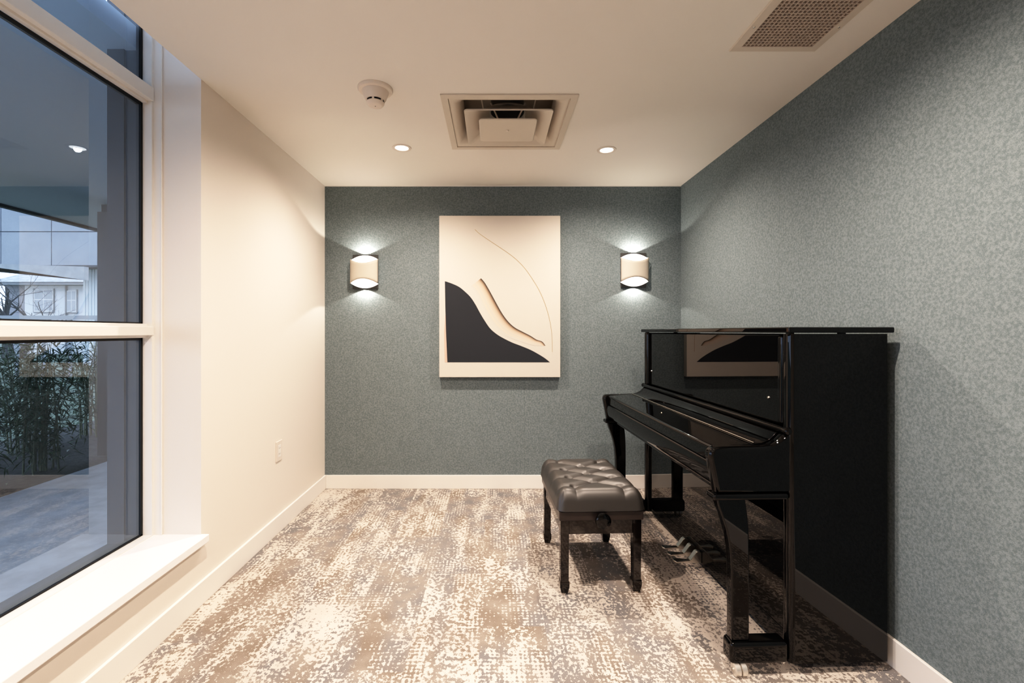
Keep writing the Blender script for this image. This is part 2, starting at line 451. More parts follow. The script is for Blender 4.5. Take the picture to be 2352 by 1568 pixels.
# ------------------------------------------------------------------ smoke detector
se = empty('smoke_detector', (-.514, 1.983, H)); tag(se, 'round white smoke detector on the ceiling left of the air diffuser', 'smoke detector')
MB().lathe([(.0,0),(.075,0),(.075,-.006),(.070,-.012),(.058,-.014),(.0,-.014)]).build('mounting_base', M_plastic, se, 40)
MB().lathe([(.0,-.0138),(.057,-.0138),(.056,-.020),(.046,-.045),(.040,-.052),(.0,-.052)]).build('body', M_plastic, se, 35)
MB().lathe([(.0,-.052),(.0365,-.052),(.0365,-.061),(.0,-.061)]).build('sensor_slot', M_slot, se, 40)
for k in range(6):
    a = 2*PI*(k+.5)/6; MB().box(.031, .0395, -.0045, .0045, -.0612, -.0515).build('slot_rib', M_plastic, se).rotation_euler = (0,0,a)
MB().lathe([(.0,-.0607),(.039,-.0607),(.039,-.064),(.032,-.073),(.026,-.0755),(.0,-.0755)]).build('cap', M_plastic, se, 35)
MB().lathe([(.0,-.0765),(.002,-.0762),(.0024,-.0753)], 10).build('indicator', M_slot, se)

# ------------------------------------------------------------------ outlet
oe = empty('power_outlet', (XL, 2.594, .460)); tag(oe, 'white rectangular power outlet low on the cream wall', 'outlet')
MB().box(0, .006, -.035, .035, -.057, .057, .002).build('cover_plate', mat('outlet_plastic', (.72,.66,.60), .4), oe)
MB().box(.006, .0072, -.0165, .0165, -.034, .034, .0005).build('socket_insert', M_trim, oe)
for zz in (-.016, .016):
    for yy in (-.006, .006): MB().box(.0072, .0074, yy-.001, yy+.001, zz-.004, zz+.004).build('socket_slot', M_slot, oe)

# ------------------------------------------------------------------ canvas
CT = .0434; cy = YB-CT-.002
def CP(zx, zy):     # zoom-coordinates of the photo crop -> position on the canvas face
    px_, py_ = 740+zx/2.8, 420+zy/2.8; s = F/cy
    return ((px_-VX)/s, CAMH+(VY-py_)/s)
x0, z1 = CP(753, 210.5); x1, z0 = CP(1531.5, 1249)
M_canvas = mat('painted_canvas', (.7,.63,.56), .75)
n = NT(M_canvas); at_ = n.node('ShaderNodeAttribute'); at_.attribute_name = 'Col'; n.link(at_.outputs[0], n.p.inputs['Base Color'])
v, x, y, z = n.coords(); n.bump(n.noise(v, 500, 2), .08, .0005)
cb = bmesh.new(); cl = cb.loops.layers.float_color.new('Col')
CRE = (.61,.56,.50,1)
def cface(pts, cols):
    f = cb.faces.new([cb.verts.new(p) for p in pts])
    for l, c in zip(f.loops, cols): l[cl] = c
    return f
bxm = bmesh.new(); bmesh.ops.create_cube(bxm, size=1)
for v_ in bxm.verts: v_.co = Vector(((x0+x1)/2+v_.co.x*(x1-x0), (YB-.002+cy)/2+v_.co.y*CT, (z0+z1)/2+v_.co.z*(z1-z0)))
bmesh.ops.bevel(bxm, geom=list(bxm.edges), offset=.002, segments=2, affect='EDGES')
for f in bxm.faces: cface([tuple(v_.co) for v_ in f.verts], [CRE]*len(f.verts))
bxm.free()
e1, e2 = cy-.0008, cy-.0012
DK = (.021,.025,.032,1)
def cr(P, n=8):
    out = []
    for i in range(len(P)-1):
        p0, p1, p2, p3 = P[max(i-1,0)], P[i], P[i+1], P[min(i+2, len(P)-1)]
        for k in range(n):
            t = k/n
            out.append(tuple(.5*((2*p1[j])+(-p0[j]+p2[j])*t+(2*p0[j]-5*p1[j]+4*p2[j]-p3[j])*t*t+(-p0[j]+3*p1[j]-3*p2[j]+p3[j])*t**3) for j in (0,1)))
    out.append(P[-1]); return out
top = cr([(789,632),(830,645),(880,668),(920,700),(955,735),(985,780),(1015,835),(1045,885),(1080,935),(1120,970),(1160,995),(1220,1025),(1280,1048),(1340,1073),(1390,1100),(1430,1125),(1465,1153)])
def lx_at(zy): # left edge of dark shape
    pts = [(632,789),(800,792),(950,796),(1153,805)]
    for (a0,b0),(a1,b1) in zip(pts, pts[1:]):
        if zy <= a1: return b0+(b1-b0)*(zy-a0)/(a1-a0)
    return 805
prev = None
bot = []
for i, (tx, ty) in enumerate(top): bot.append((min(max(tx, 0), 1465), 1153))
for i in range(len(top)-1):
    (ax_, ay_), (bx_, by_) = top[i], top[i+1]
    # vertical strips, clipped by the gently curved left edge through extra columns
    c0, c1 = CP(ax_, ay_), CP(bx_, by_); d0, d1 = CP(ax_, 1153), CP(bx_, 1153)
    if bx_ <= 806:
        continue
    if ax_ < 806: c0, d0 = CP(806, top[i][1]+(top[i+1][1]-top[i][1])*(806-ax_)/(bx_-ax_)), CP(806, 1153)
    cface([(c0[0],e1,c0[1]),(d0[0],e1,d0[1]),(d1[0],e1,d1[1]),(c1[0],e1,c1[1])], [DK]*4)
ls = [632, 680, 740, 800, 875, 950, 1050, 1153]
for a_, b_ in zip(ls, ls[1:]):
    r0 = 806; p = [CP(lx_at(a_), a_), CP(lx_at(b_), b_), CP(r0, b_), CP(r0, max(a_, 636) if a_ == 632 else a_)]
    cface([(q[0], e1, q[1]) for q in p], [DK]*4)
PK = (.60,.42,.34,1)
pl = [(850,792),(950,784),(1050,786),(1153,789)]
for (a_, xa), (b_, xb) in zip(pl, pl[1:]):
    p = [CP(xa, a_), CP(xb, b_), CP(lx_at(b_), b_), CP(lx_at(a_), a_)]
    cface([(q[0], e2, q[1]) for q in p], [PK]*4)
up = cr([(1022,613),(1045,640),(1075,690),(1105,745),(1135,800),(1165,850),(1200,895),(1240,930),(1290,957),(1340,983),(1380,1008),(1415,1020),(1436,1047)], 5)
lo = cr([(950,668),(985,705),(1015,765),(1045,830),(1078,885),(1113,930),(1150,962),(1190,988),(1240,1008),(1290,1024),(1330,1038),(1370,1046),(1395,1047)], 5)
stops = [(0,(.030,.026,.024)),(.07,(.10,.075,.055)),(.14,(.30,.21,.15)),(.24,(.50,.375,.285)),(.36,(.60,.47,.375)),(.5,(.64,.53,.44)),(.62,(.595,.53,.462)),(.72,(.66,.55,.455)),(.84,(.595,.54,.478)),(1,(.61,.56,.50))]
for i in range(len(up)-1):
    for (s0, c0), (s1, c1) in zip(stops, stops[1:]):
        def L(i_, s): return CP(up[i_][0]+(lo[i_][0]-up[i_][0])*s, up[i_][1]+(lo[i_][1]-up[i_][1])*s)
        p = [L(i, s0), L(i, s1), L(i+1, s1), L(i+1, s0)]
        cface([(q[0], e1, q[1]) for q in p], [(*c0,1),(*c1,1),(*c1,1),(*c0,1)])
ln = cr([(982,299),(1010,325),(1060,360),(1120,400),(1180,440),(1240,485),(1300,545),(1350,615),(1395,690),(1430,770),(1455,850),(1470,920),(1478,990),(1480,1087)], 6)
for i in range(len(ln)-1):
    a_, b_ = Vector(ln[i]), Vector(ln[i+1]); nn = (b_-a_).normalized(); nn = Vector((-nn.y, nn.x))*1.25
    fade = .55+.45*min(1, abs(i/len(ln)-.0)*0+ (1 if i/len(ln) < .4 else 1-(i/len(ln)-.4)*.6))
    c = tuple(.72*(1-fade)+q*fade for q in (.33,.235,.10))+(1,)
    p = [CP(*(a_+nn)), CP(*(a_-nn)), CP(*(b_-nn)), CP(*(b_+nn))]
    cface([(q[0], e1, q[1]) for q in p], [c]*4)
me = bpy.data.meshes.new('canvas_picture'); cb.normal_update()
for f in cb.faces:
    if f.calc_center_median().y < cy+.0001 and f.normal.y > 0: f.normal_flip()
cb.to_mesh(me); cb.free()
o = new_obj('canvas_picture', me, M_canvas)
tag(o, 'large unframed cream canvas with a dark curved shape and brushed tan stroke', 'painting')

# ------------------------------------------------------------------ piano
LP = 1.3275
pe = empty('upright_piano', (.985, 1.5117, 0), .0354)
tag(pe, 'polished black upright piano with its key lid closed, standing along the felt wall', 'piano')
# local frame: x = depth (0 front of the case, + toward the wall), y = along the piano away from the camera
def pp(name, m, mt=M_black, sm=40): return m.build(name, mt, pe, sm)
ZT = 1.132
for a0, a1 in ((0, .045), (LP-.045, LP)):
    rc = .019; pts = [(.3348, a0), (.3348, a1)]
    for k in range(9): t_ = PI/2*k/8; pts.append((rc-rc*math.sin(t_), a1-rc+rc*math.cos(t_)))
    for k in range(9): t_ = PI/2*k/8; pts.append((rc-rc*math.cos(t_), a0+rc-rc*math.sin(t_)))
    pp('side_panel', MB().prism(pts, 'z', .035, ZT), sm=30)
pp('upper_front_panel', MB().box(.018, .036, .046, LP-.046, .818, 1.127, .002))
pp('upper_panel_stile', MB().box(.004, .034, .0455, .072, .820, 1.128, .010, 4))
pp('upper_panel_stile', MB().box(.006, .034, LP-.057, LP-.0455, .820, 1.128, .004, 3))
pp('lower_front_panel', MB().box(.020, .036, .046, LP-.046, .113, .596, .0015))
pp('bottom_rail', MB().box(.020, .040, .046, LP-.046, .045, .1115, .0015))
pp('back_board', MB().box(.318, .334, .046, LP-.046, .05, ZT-.002), M_blackin)
pp('bottom_board', MB().box(.041, .317, .046, LP-.046, .05, .068), M_blackin)
# lid
lid = MB().box(-.012, .348, -.014, LP+.014, 1.1357, 1.1545, .004, 3); lido = pp('top_lid', lid)
for a_, b_ in ((.02, .012), (LP-.02, .012), (.02, .19), (LP-.02, .19)):
    pp('lid_bumper', MB().box(b_-.006, b_+.012, a_-.008, a_+.008, ZT-.001, 1.1362), M_blackin)
# cap rail with rounded ends
r_ = MB(); ys = [-.004, -.002, .003, .010, .02, .03]; rr = [.003, .009, .0125, .0125, .009, .010]
ya = ys+[LP-q for q in ys[::-1]]; ra = rr+rr[::-1]
r_.tube([(-.003, q, .807) for q in ya], ra, 20)
pp('cap_rail', r_)
# key arms
arm = cr([(-.262,.700),(-.266,.728),(-.259,.746),(-.240,.7535),(-.17,.756),(-.09,.757),(-.055,.761)], 5)+[(-.032,.772),(-.014,.789),(0,.802),(.030,.805),(.030,.599),(-.243,.599),(-.252,.650)]
for a0, a1 in ((.007, .050), (LP-.050, LP-.007)):
    pp('key_arm', MB().rprism(arm, a0, a1, .0140, 6), sm=50)
    b0, b1 = (a0-.006, a1+.005) if a0 < .5 else (a0-.005, a1+.006)
    pp('arm_moulding', MB().box(-.256, -.001, b0, b1, .580, .6, .007, 4))
fall = [(-.241,.698),(-.2425,.735),(-.238,.745),(-.228,.750),(-.090,.7565),(-.090,.744),(-.226,.737),(-.228,.698)]
fb = pp('fallboard', MB().prism(fall, 'y', .0505, LP-.0505, .0025, 3), sm=50)
fback = [(-.087,.743),(-.087,.7565),(-.062,.759),(-.035,.771),(-.018,.788),(-.006,.797),(.017,.800),(.017,.770),(-.02,.75),(-.05,.743)]
pp('fallboard_back', MB().prism(fback, 'y', .0505, LP-.0505, .001, 2), sm=60)
MB().tube([(-.0885, .053, .7585), (-.0885, LP-.053, .7585)], .0024, 8).build('hinge', M_chrome, fb, 60)
slip = cr([(-.238,.697),(-.246,.690),(-.2475,.665),(-.243,.635),(-.236,.618),(-.222,.612)], 4)+[(-.21,.612),(-.21,.697)]
pp('key_slip', MB().prism(slip, 'y', .0505, LP-.0505), sm=50)
pp('keybed', MB().box(-.209, .017, .0505, LP-.0505, .590, .640, .003), M_black)
pp('lock_stud', MB().lathe([(0,.003),(.003,.002),(.004,0)], 14, Matrix.Translation((-.16, .66, .7535))), M_brass)
for a_ in (.136, LP-.086):
    pp('panel_bolt', MB().lathe([(0,.005),(.004,.004),(.0055,0)], 16, Matrix.Translation((.018, a_, .901)) @ Matrix.Rotation(-PI/2, 4, 'Y')), M_chrome)
# front legs, toe blocks and castors
legf = cr([(-.238,.5805),(-.233,.556),(-.218,.515),(-.204,.470),(-.194,.415),(-.189,.34),(-.188,.24),(-.188,.1065)], 5)
legb = cr([(-.128,.1065),(-.128,.24),(-.128,.36),(-.129,.46),(-.133,.52),(-.142,.5805)], 5)
leg = legf+legb
for a0, a1 in ((.014, .048), (LP-.048, LP-.014)):
    pp('leg', MB().rprism(leg, a0, a1, .005, 3), sm=50)
    c0, c1 = (0.0, .060) if a0 < .5 else (LP-.060, LP)
    tb = MB().box(-.198, -.001, c0, c1, .035, .1065, .014, 4)
    pp('toe_block', tb)
    ca = .004 if a0 < .5 else LP-.02
    c = pp('caster', MB().box(-.184, -.158, ca-.004, ca+.012, .022, .0355, .002), M_brass)
    for k in (0, 1):
        Mx = Matrix.Translation((-.1795+.0215*k, ca, .0205)) @ Matrix.Rotation(PI/2, 4, 'Y')
        MB().lathe([(0,-.0095),(.017,-.0095),(.0205,-.0075),(.0205,.0075),(.017,.0095),(0,.0095)], 28, Mx).build('caster_wheel', M_caster, c, 35)
    MB().tube([(-.194, ca, .0205), (-.144, ca, .0205)], .0055, 12).build('axle', M_chrome, c, 40)
for a_ in (.12, LP-.12):
    Mx = Matrix.Translation((.28, a_, .021)) @ Matrix.Rotation(PI/2, 4, 'Y')
    pp('rear_caster', MB().lathe([(0,-.012),(.0205,-.012),(.0205,.012),(0,.012)], 24, Mx), M_blackin)
# pedals
for a_ in (.645, .712, .779):
    h_ = pp('pedal', MB().prism([(.019,.098),(.004,.104),(-.006,.100),(-.034,.062),(-.026,.050),(.019,.047)], 'y', a_-.014, a_+.014, .002, 2), M_chrome)
    P = []
    for q in range(0, 13):
        t_ = q/12; bx_ = -.026-.084*t_; wd = .0085+.010*(max(0, (t_-.35)/.65))**.8
        if q == 12: wd = .006
        P.append((bx_, wd))
    poly = [(b_, a_+w_) for b_, w_ in P]+[(b_, a_-w_) for b_, w_ in P[::-1]]
    m = MB().prism(poly, 'z', .0505, .0610, .003, 2)
    o = m.build('pedal_plate', M_chrome, h_, 40)

# ------------------------------------------------------------------ bench
BW, BL = .356, .506
be = empty('piano_bench', (.290, 1.963, 0), .040); tag(be, 'adjustable piano bench with a buttoned dark leather seat on polished legs', 'bench')
# local: x 0..BW, y 0..BL
def leg_mesh():
    b = bmesh.new()
    prof = [(.0185,.345),(.0185,.30),(.0180,.20),(.0172,.075),(.0172,.062),(.0200,.057),(.0205,.052),(.0200,.035),(.0150,.010),(.0145,.008)]
    rings = []
    for h_, z_ in prof:
        rings.append([b.verts.new((sx_*h_, sy_*h_, z_)) for sx_, sy_ in ((-1,-1),(1,-1),(1,1),(-1,1))])
    for i in range(len(rings)-1):
        for k in range(4): b.faces.new((rings[i][k], rings[i][(k+1)%4], rings[i+1][(k+1)%4], rings[i+1][k]))
    b.faces.new(rings[0]); b.faces.new(rings[-1][::-1])
    bmesh.ops.recalc_face_normals(b, faces=b.faces)
    es = [e for e in b.edges if abs(e.verts[0].co.x-e.verts[1].co.x) < .006 and abs(e.verts[0].co.y-e.verts[1].co.y) < .006]
    bmesh.ops.bevel(b, geom=es, offset=.0022, segments=2, affect='EDGES')
    m = MB(); m.merge(b); return m
for lx_ in (.0195, BW-.0195):
    for ly_ in (.0195, BL-.0195):
        o = leg_mesh().build('leg', M_bwood, be, 30); o.location = (lx_, ly_, 0)
        g_ = MB().lathe([(0,0),(.0115,0),(.0125,.003),(.0125,.0078),(0,.0078)], 20).build('foot_glide', M_chrome, o, 40)
ap = MB(); az0, az1 = .262, .322
ap.box(.0385, BW-.0385, .006, .022, az0, az1, .001); ap.box(.0385, BW-.0385, BL-.022, BL-.006, az0, az1, .001)
ap.box(.006, .022, .0385, BL-.0385, az0, az1, .001); ap.box(BW-.022, BW-.006, .0385, BL-.0385, az0, az1, .001)
ap.build('apron', M_bwood, be)
MB().box(-.006, BW+.006, -.006, BL+.006, .3235, .364, .004, 3).build('seat_band', mat('leather_band', (.030,.023,.021), .3), be, 40)
# cushion
CW, CL = BW+.030, BL+.030
cx0, cy0 = -.015, -.015
rows = [.16, .387, .613, .84]
btn = [(u_, v_) for v_ in rows for u_ in (.23, .77)]+[(.5, (rows[i]+rows[i+1])/2) for i in range(3)]
seg_ = []
for i, v_ in enumerate(rows):
    for u_ in (.23, .77):
        seg_.append(((u_, v_), (0 if u_ < .5 else 1, v_), .55))
        for c_ in (i-1, i):
            if 0 <= c_ < 3: seg_.append(((u_, v_), (.5, (rows[c_]+rows[c_+1])/2), 1.0))
for u_ in (.23, .77):
    seg_.append(((u_, rows[0]), (u_, 0), .55)); seg_.append(((u_, rows[-1]), (u_, 1), .55))
def dseg(p, a, b):
    ab = (b[0]-a[0], b[1]-a[1]); t_ = max(0, min(1, ((p[0]-a[0])*ab[0]+(p[1]-a[1])*ab[1])/(ab[0]**2+ab[1]**2)))
    return math.hypot(p[0]-a[0]-ab[0]*t_, p[1]-a[1]-ab[1]*t_)
NX, NY = 96, 132
segm = [((a[0]*CW, a[1]*CL), (b[0]*CW, b[1]*CL), w_) for a, b, w_ in seg_]; btm = [(u_*CW, v_*CL) for u_, v_ in btn]
def hgt(px_, py_):
    h_ = 0
    for a, b, w_ in segm:
        d = dseg((px_, py_), a, b)
        if d < .05: h_ = max(h_, w_*(.0055*math.exp(-d/.004)+.0105*math.exp(-(d/.020)**2)))
    for q in btm:
        d = math.hypot(px_-q[0], py_-q[1])
        if d < .08: h_ += .013*math.exp(-(d/.014)**2)
    return h_
b = bmesh.new(); G = {}
def spread(i, N): # denser near the borders
    t_ = i/N; return t_
for i in range(NX+1):
    for j in range(NY+1):
        u_, v_ = spread(i, NX), spread(j, NY); X, Y = u_*CW, v_*CL
        ed = min(X, CW-X); ed2 = min(Y, CL-Y)
        R = .050
        f1 = 1-max(0, 1-ed/R)**2.4; f2 = 1-max(0, 1-ed2/R)**2.4
        zt = .367+.088*(max(0, f1)*max(0, f2))**.5
        hh_ = hgt(X, Y)*min(1, .35+min(ed, ed2)/.03)
        # bow the outline a little
        xx = X+ (0); yy = Y
        G[i, j] = b.verts.new((cx0+xx, cy0+yy, zt-hh_*min(1, (f1*f2+.25))))
for i in range(NX):
    for j in range(NY): b.faces.new((G[i,j], G[i+1,j], G[i+1,j+1], G[i,j+1]))
# rounded plan corners + underside
cen = Vector((cx0+CW/2, cy0+CL/2)); RC = .035
for v_ in b.verts:
    lx2, ly2 = v_.co.x-cen.x, v_.co.y-cen.y
    ex, ey = abs(lx2)-(CW/2-RC), abs(ly2)-(CL/2-RC)
    if ex > 0 and ey > 0:
        mxx = max(ex, ey); ln_ = math.hypot(ex, ey); k = mxx/ln_
        v_.co.x = cen.x+math.copysign(CW/2-RC+ex*k, lx2); v_.co.y = cen.y+math.copysign(CL/2-RC+ey*k, ly2)
bor = [G[i,0] for i in range(NX+1)]+[G[NX,j] for j in range(1, NY+1)]+[G[i,NY] for i in range(NX-1,-1,-1)]+[G[0,j] for j in range(NY-1,0,-1)]
low = [b.verts.new((cen.x+(v_.co.x-cen.x)*.975, cen.y+(v_.co.y-cen.y)*.98, .3645)) for v_ in bor]
for k in range(len(bor)):
    k2 = (k+1) % len(bor); b.faces.new((bor[k], low[k], low[k2], bor[k2]))
b.faces.new(low)
bmesh.ops.recalc_face_normals(b, faces=b.faces)
m = MB(); m.merge(b); cush = m.build('seat_cushion', M_leather, be, 60)
pp_ = []
for k in range(48):
    a = 2*PI*k/48; q = 8
    sgn = lambda t_: (1 if t_ >= 0 else -1)
    pp_.append((cen.x+sgn(math.cos(a))*abs(math.cos(a))**(2/q)*(CW/2-.003), cen.y+sgn(math.sin(a))*abs(math.sin(a))**(2/q)*(CL/2-.003), .3675))
MB().tube(pp_+[pp_[0]], .0028, 8, False).build('piping', M_leather, cush, 60)
for X, Y in btm:
    MB().lathe([(0,.004),(.005,.003),(.0075,0),(.007,-.002)], 16, Matrix.Translation((cx0+X, cy0+Y, .455-hgt(X, Y)-.0005))).build('button', M_leather, cush, 60)
for sg in (0, 1):
    kx = BW*.495
    Mx = Matrix.Translation((kx, -.006 if sg == 0 else BL+.006, .334)) @ Matrix.Rotation(PI/2 if sg == 0 else -PI/2, 4, 'X')
    k_ = MB().lathe([(.009,0),(.009,.014),(.030,.018),(.0335,.024),(.0335,.034),(.029,.040),(.015,.0425),(0,.043)], 40, Mx).build('height_knob', M_black, be, 50)

# ------------------------------------------------------------------ outside
def nmat(name, color, rough, scale, amt, detail=3):
    m = mat(name, color, rough); n = NT(m); v, x, y, z = n.coords()
    k = n.noise(v, scale, detail, .6); c2 = tuple(c*(1-amt) for c in color[:3])+(1,); c3 = tuple(min(1, c*(1+amt)) for c in color[:3])+(1,)
    n.link(n.mix(n.smooth(k, .3, .7), c2, c3), n.p.inputs['Base Color']); return m
M_pave = nmat('grey_concrete_paving', (.55,.56,.57), .8, 6, .12)
M_dkgrey = mat('charcoal_cladding', (.055,.057,.062), .6)
M_dk2 = mat('charcoal_cladding_recess', (.030,.032,.031), .6)
M_soffit = mat('soffit_paint', (.66,.68,.70), .8)
M_soil = nmat('dark_planting_soil', (.035,.032,.028), .95, 30, .5)
M_panel = nmat('grey_facade_panel', (.26,.28,.31), .6, 2, .05)
M_gap = mat('facade_joint', (.06,.065,.07), .7)
M_siding = mat('white_corrugated_siding', (.75,.78,.80), .5)
M_house = mat('white_render_wall', (.78,.78,.80), .8)
M_roof = nmat('grey_roof_shingle', (.42,.43,.45), .9, 4, .25)
M_gtrim = mat('grey_eaves_trim', (.28,.29,.30), .7)
M_winw = mat('white_window_frame', (.80,.80,.80), .5)
M_wing = mat('window_blind_glass', (.42,.44,.47), .15)
M_bark = mat('grey_bark', (.075,.072,.072), .9)
M_leaf = nmat('bamboo_leaf', (.060,.105,.050), .5, 9, .55)
M_cane = mat('bamboo_cane', (.16,.17,.10), .5)
M_lawn = nmat('dark_lawn', (.10,.12,.08), .9, 3, .4)
# exterior reveal cladding next to the glass
struct('trim_4', MB().box(-1.60, -1.530, RY-.022, RY+.9, -.06, 2.85).box(-1.530, -1.476, RY-.012, RY+.9, -.06, 2.85), M_dkgrey)
struct('trim_5', MB().box(-1.60, -1.525, YF, RY-.022, -.06, SZ-.03).box(-1.60, -1.525, RY+.9, 12, -.06, 2.85), M_dkgrey)
struct('paving', MB().box(-3.39, -1.525, -6, 16, -.08, 0), M_pave)
struct('planting_bed', MB().box(-5.2, -3.392, -6, 16, -.14, -.02), M_soil)
struct('ground', MB().box(-60, -5.2, -10, 60, -.2, -.1), M_lawn)
struct('porch_soffit', MB().box(-4.5, -1.475, -4, 9.0, 2.31, 2.40), M_soffit)
struct('porch_fascia', MB().box(-4.56, -4.5, -4, 9.0, 2.285, 2.46), mat('black_fascia', (.02,.02,.021), .5))
# porch column
ce = empty('porch_column', (-3.51, 4.30, 0)); tag(ce, 'square charcoal clad column at the edge of the paving, holding the porch roof', 'column')
MB().box(-.13, .13, -.12, .12, 0, 2.24, .002).build('shaft', M_dkgrey, ce)
MB().box(-.10, .13, -.11, .12, 2.24, 2.31, .002).build('capital', M_dk2, ce)
MB().box(.035, .07, -.123, -.12, 0, 2.24).build('recess_strip', M_dk2, ce)
# far panelled building hanging over
def XZ(px_, py_, Y): return ((px_-VX)*Y/F, CAMH+(VY-py_)*Y/F)
Yp = 14.0
fe = empty('exterior_building', (-10, Yp, 0)); tag(fe, 'upper storey clad in flat grey panels, seen through the window beyond the porch', 'building')
xa, zb_ = XZ(-700, 612, Yp); xb, _ = XZ(420, 612, Yp)
m = MB(); m.box(xa, xb, Yp+.02, Yp+.6, zb_, 9.0); o = m.build('wall', M_gap, fe); o.location = (10, -Yp, 0)
pm = MB(); pw = 116*Yp/F; x_ = XZ(2, 0, Yp)[0]-7*pw; zr = [zb_+.03, XZ(0, 532, Yp)[1], 5.6, 7.2, 8.8]
while x_ < xb:
    for za, zc in zip(zr, zr[1:]): pm.box(x_+.013, x_+pw-.013, Yp, Yp+.02, za+.013, zc-.013)
    x_ += pw
o = pm.build('facade_panel', M_panel, fe); o.location = (10, -Yp, 0)
o = MB().box(xa, xb, Yp-.03, Yp+.06, zb_-.02, zb_+.03).build('bottom_edge', M_gap, fe); o.location = (10, -Yp, 0)
# white siding wing
Ys = 15.0
xa, za = XZ(193, 724, Ys); xb, zc = XZ(330, 618, Ys)
sd = empty('siding_wing', (0, 0, 0)); tag(sd, 'white corrugated siding wall under the grey panelled storey', 'building')
m = MB(); w_ = .10; x_ = xa
while x_ < xb: m.box(x_, x_+w_*.55, Ys-.03, Ys+.3, .0, zc); m.box(x_+w_*.55, x_+w_, Ys, Ys+.3, .0, zc); x_ += w_
m.build('siding', M_siding, sd)
MB().box(xa-.1, xb, Ys-.08, Ys+.3, zc, zc+.12).build('coping', M_gtrim, sd)
# white house
Yh = 25.0
he = empty('white_house', (0,0,0)); tag(he, 'white rendered house with a grey roof and white windows, far beyond the porch', 'house')
xa, zt = XZ(57, 655, Yh); xb, _ = XZ(260, 655, Yh)
MB().box(xa, xb, Yh, Yh+5, -.1, zt).build('wall', M_house, he)
MB().box(xa-1.2, xa, Yh+.1, Yh+5, -.1, zt).build('side_wing', mat('grey_render', (.36,.35,.37), .8), he)
MB().box(xa-1.3, xb+.4, Yh-.5, Yh, zt-.02, zt+.13).build('eaves', M_gtrim, he)
MB().prism([(Yh-.55, zt+.13), (Yh+4, zt+1.9), (Yh+4, zt+1.7), (Yh-.4, zt+.10)], 'x', xa-1.4, xb+.5).build('roof', M_roof, he)
for (pa, pb, qa, qb, ns) in ((80, 124, 665, 716, 2), (155, 177, 667, 717, 2)):
    x0_, zt_ = XZ(pa, qa, Yh); x1_, zb2 = XZ(pb, qb, Yh)
    f_ = MB(); f_.box(x0_, x1_, Yh-.06, Yh-.001, zb2, zt_)
    fo = f_.build('window', M_winw, he)
    gm = MB(); xm = (x0_+x1_)/2; zm = zb2+(zt_-zb2)*.55; g_ = .045
    for u0, u1 in ((x0_+g_, xm-g_/2), (xm+g_/2, x1_-g_)):
        for w0, w1 in ((zb2+g_*1.5, zm-g_/2), (zm+g_/2, zt_-g_)): gm.box(u0, u1, Yh-.066, Yh-.061, w0, w1)
    gm.build('pane', M_wing, fo)
    MB().box(x0_-.05, x0_-.0, Yh-.05, Yh-.002, zb2-.05, zt_+.06).box(x1_, x1_+.05, Yh-.05, Yh-.002, zb2-.05, zt_+.06).box(x0_, x1_, Yh-.05, Yh-.002, zb2-.07, zb2).build('surround', M_gtrim, fo)
xd = XZ(154, 0, Yh)[0]
MB().tube([(xd, Yh-.06, 0), (xd, Yh-.06, zt)], .045, 8).build('downpipe', M_gtrim, he)
# rear canopy (slanted band above the house)
ke = MB().prism([(XZ(-300, 560, 13)[0], XZ(-300, 572, 13)[1]), (XZ(-300, 612, 13)[0], XZ(0, 612, 13)[1]+.2), (XZ(193, 612, 13)[0], XZ(193, 612, 13)[1]), (XZ(193, 643, 13)[0], XZ(193, 643, 13)[1]), (XZ(0, 617, 13)[0], XZ(0, 617, 13)[1])], 'y', 13.0, 13.15)
o = ke.build('exterior_canopy', nmat('grey_canopy_board', (.30,.31,.32), .7, 3, .1)); tag(o, 'slanting grey canopy board below the panelled storey', 'canopy')
# railing
Yr = 12.0
re_ = empty('garden_fence', (0,0,0)); tag(re_, 'low grey garden fence with a flat top rail in front of the white house', 'fence')
xa, z_r = XZ(-300, 726, Yr); xb, _ = XZ(226, 726, Yr)
MB().box(xa, xb, Yr, Yr+.08, z_r-.09, z_r+.02).build('top_rail', M_gtrim, re_)
for k in range(9):
    px_ = xa+.3+k*(xb-xa-.4)/8; MB().box(px_, px_+.06, Yr+.01, Yr+.07, -.1, z_r-.09).build('post', M_gtrim, re_)
# bare tree
random.seed(21)
te = empty('bare_tree', (0,0,0)); tag(te, 'leafless dark tree with thin spreading branches before the white house', 'tree')
tm = MB()
def branch(p, d, L, r, depth, mb):
    pts = [p.copy()]; rad = [r]; q = p.copy(); dd = d.copy()
    for k in range(4):
        dd = (dd+Vector((random.uniform(-.22,.22), random.uniform(-.22,.22), random.uniform(-.12,.16)))).normalized()
        q = q+dd*L/4; pts.append(q.copy()); rad.append(r*(1-.14*(k+1)))
    mb.tube(pts, rad, 5 if depth > 1 else 7)
    if depth < 5:
        for k in range(3 if depth < 4 else 2):
            i = random.choice((2,3,4)); nd = (dd+Vector((random.uniform(-1,1), random.uniform(-1,1), random.uniform(-.45,.6)))).normalized()
            branch(pts[i], nd, L*random.uniform(.6,.85), rad[i]*.62, depth+1, mb)
TY = 20.6; tx, _ = XZ(18, 760, TY)
for k, (ox, dx) in enumerate(((0, .05), (.25, .5), (-.6, -.3))):
    branch(Vector((tx+ox*1.5, TY+.1*k, -.1)), Vector((dx, 0, 1)).normalized(), 2.1, .22-.04*k, 0, tm)
tm.build('branches', M_bark, te)
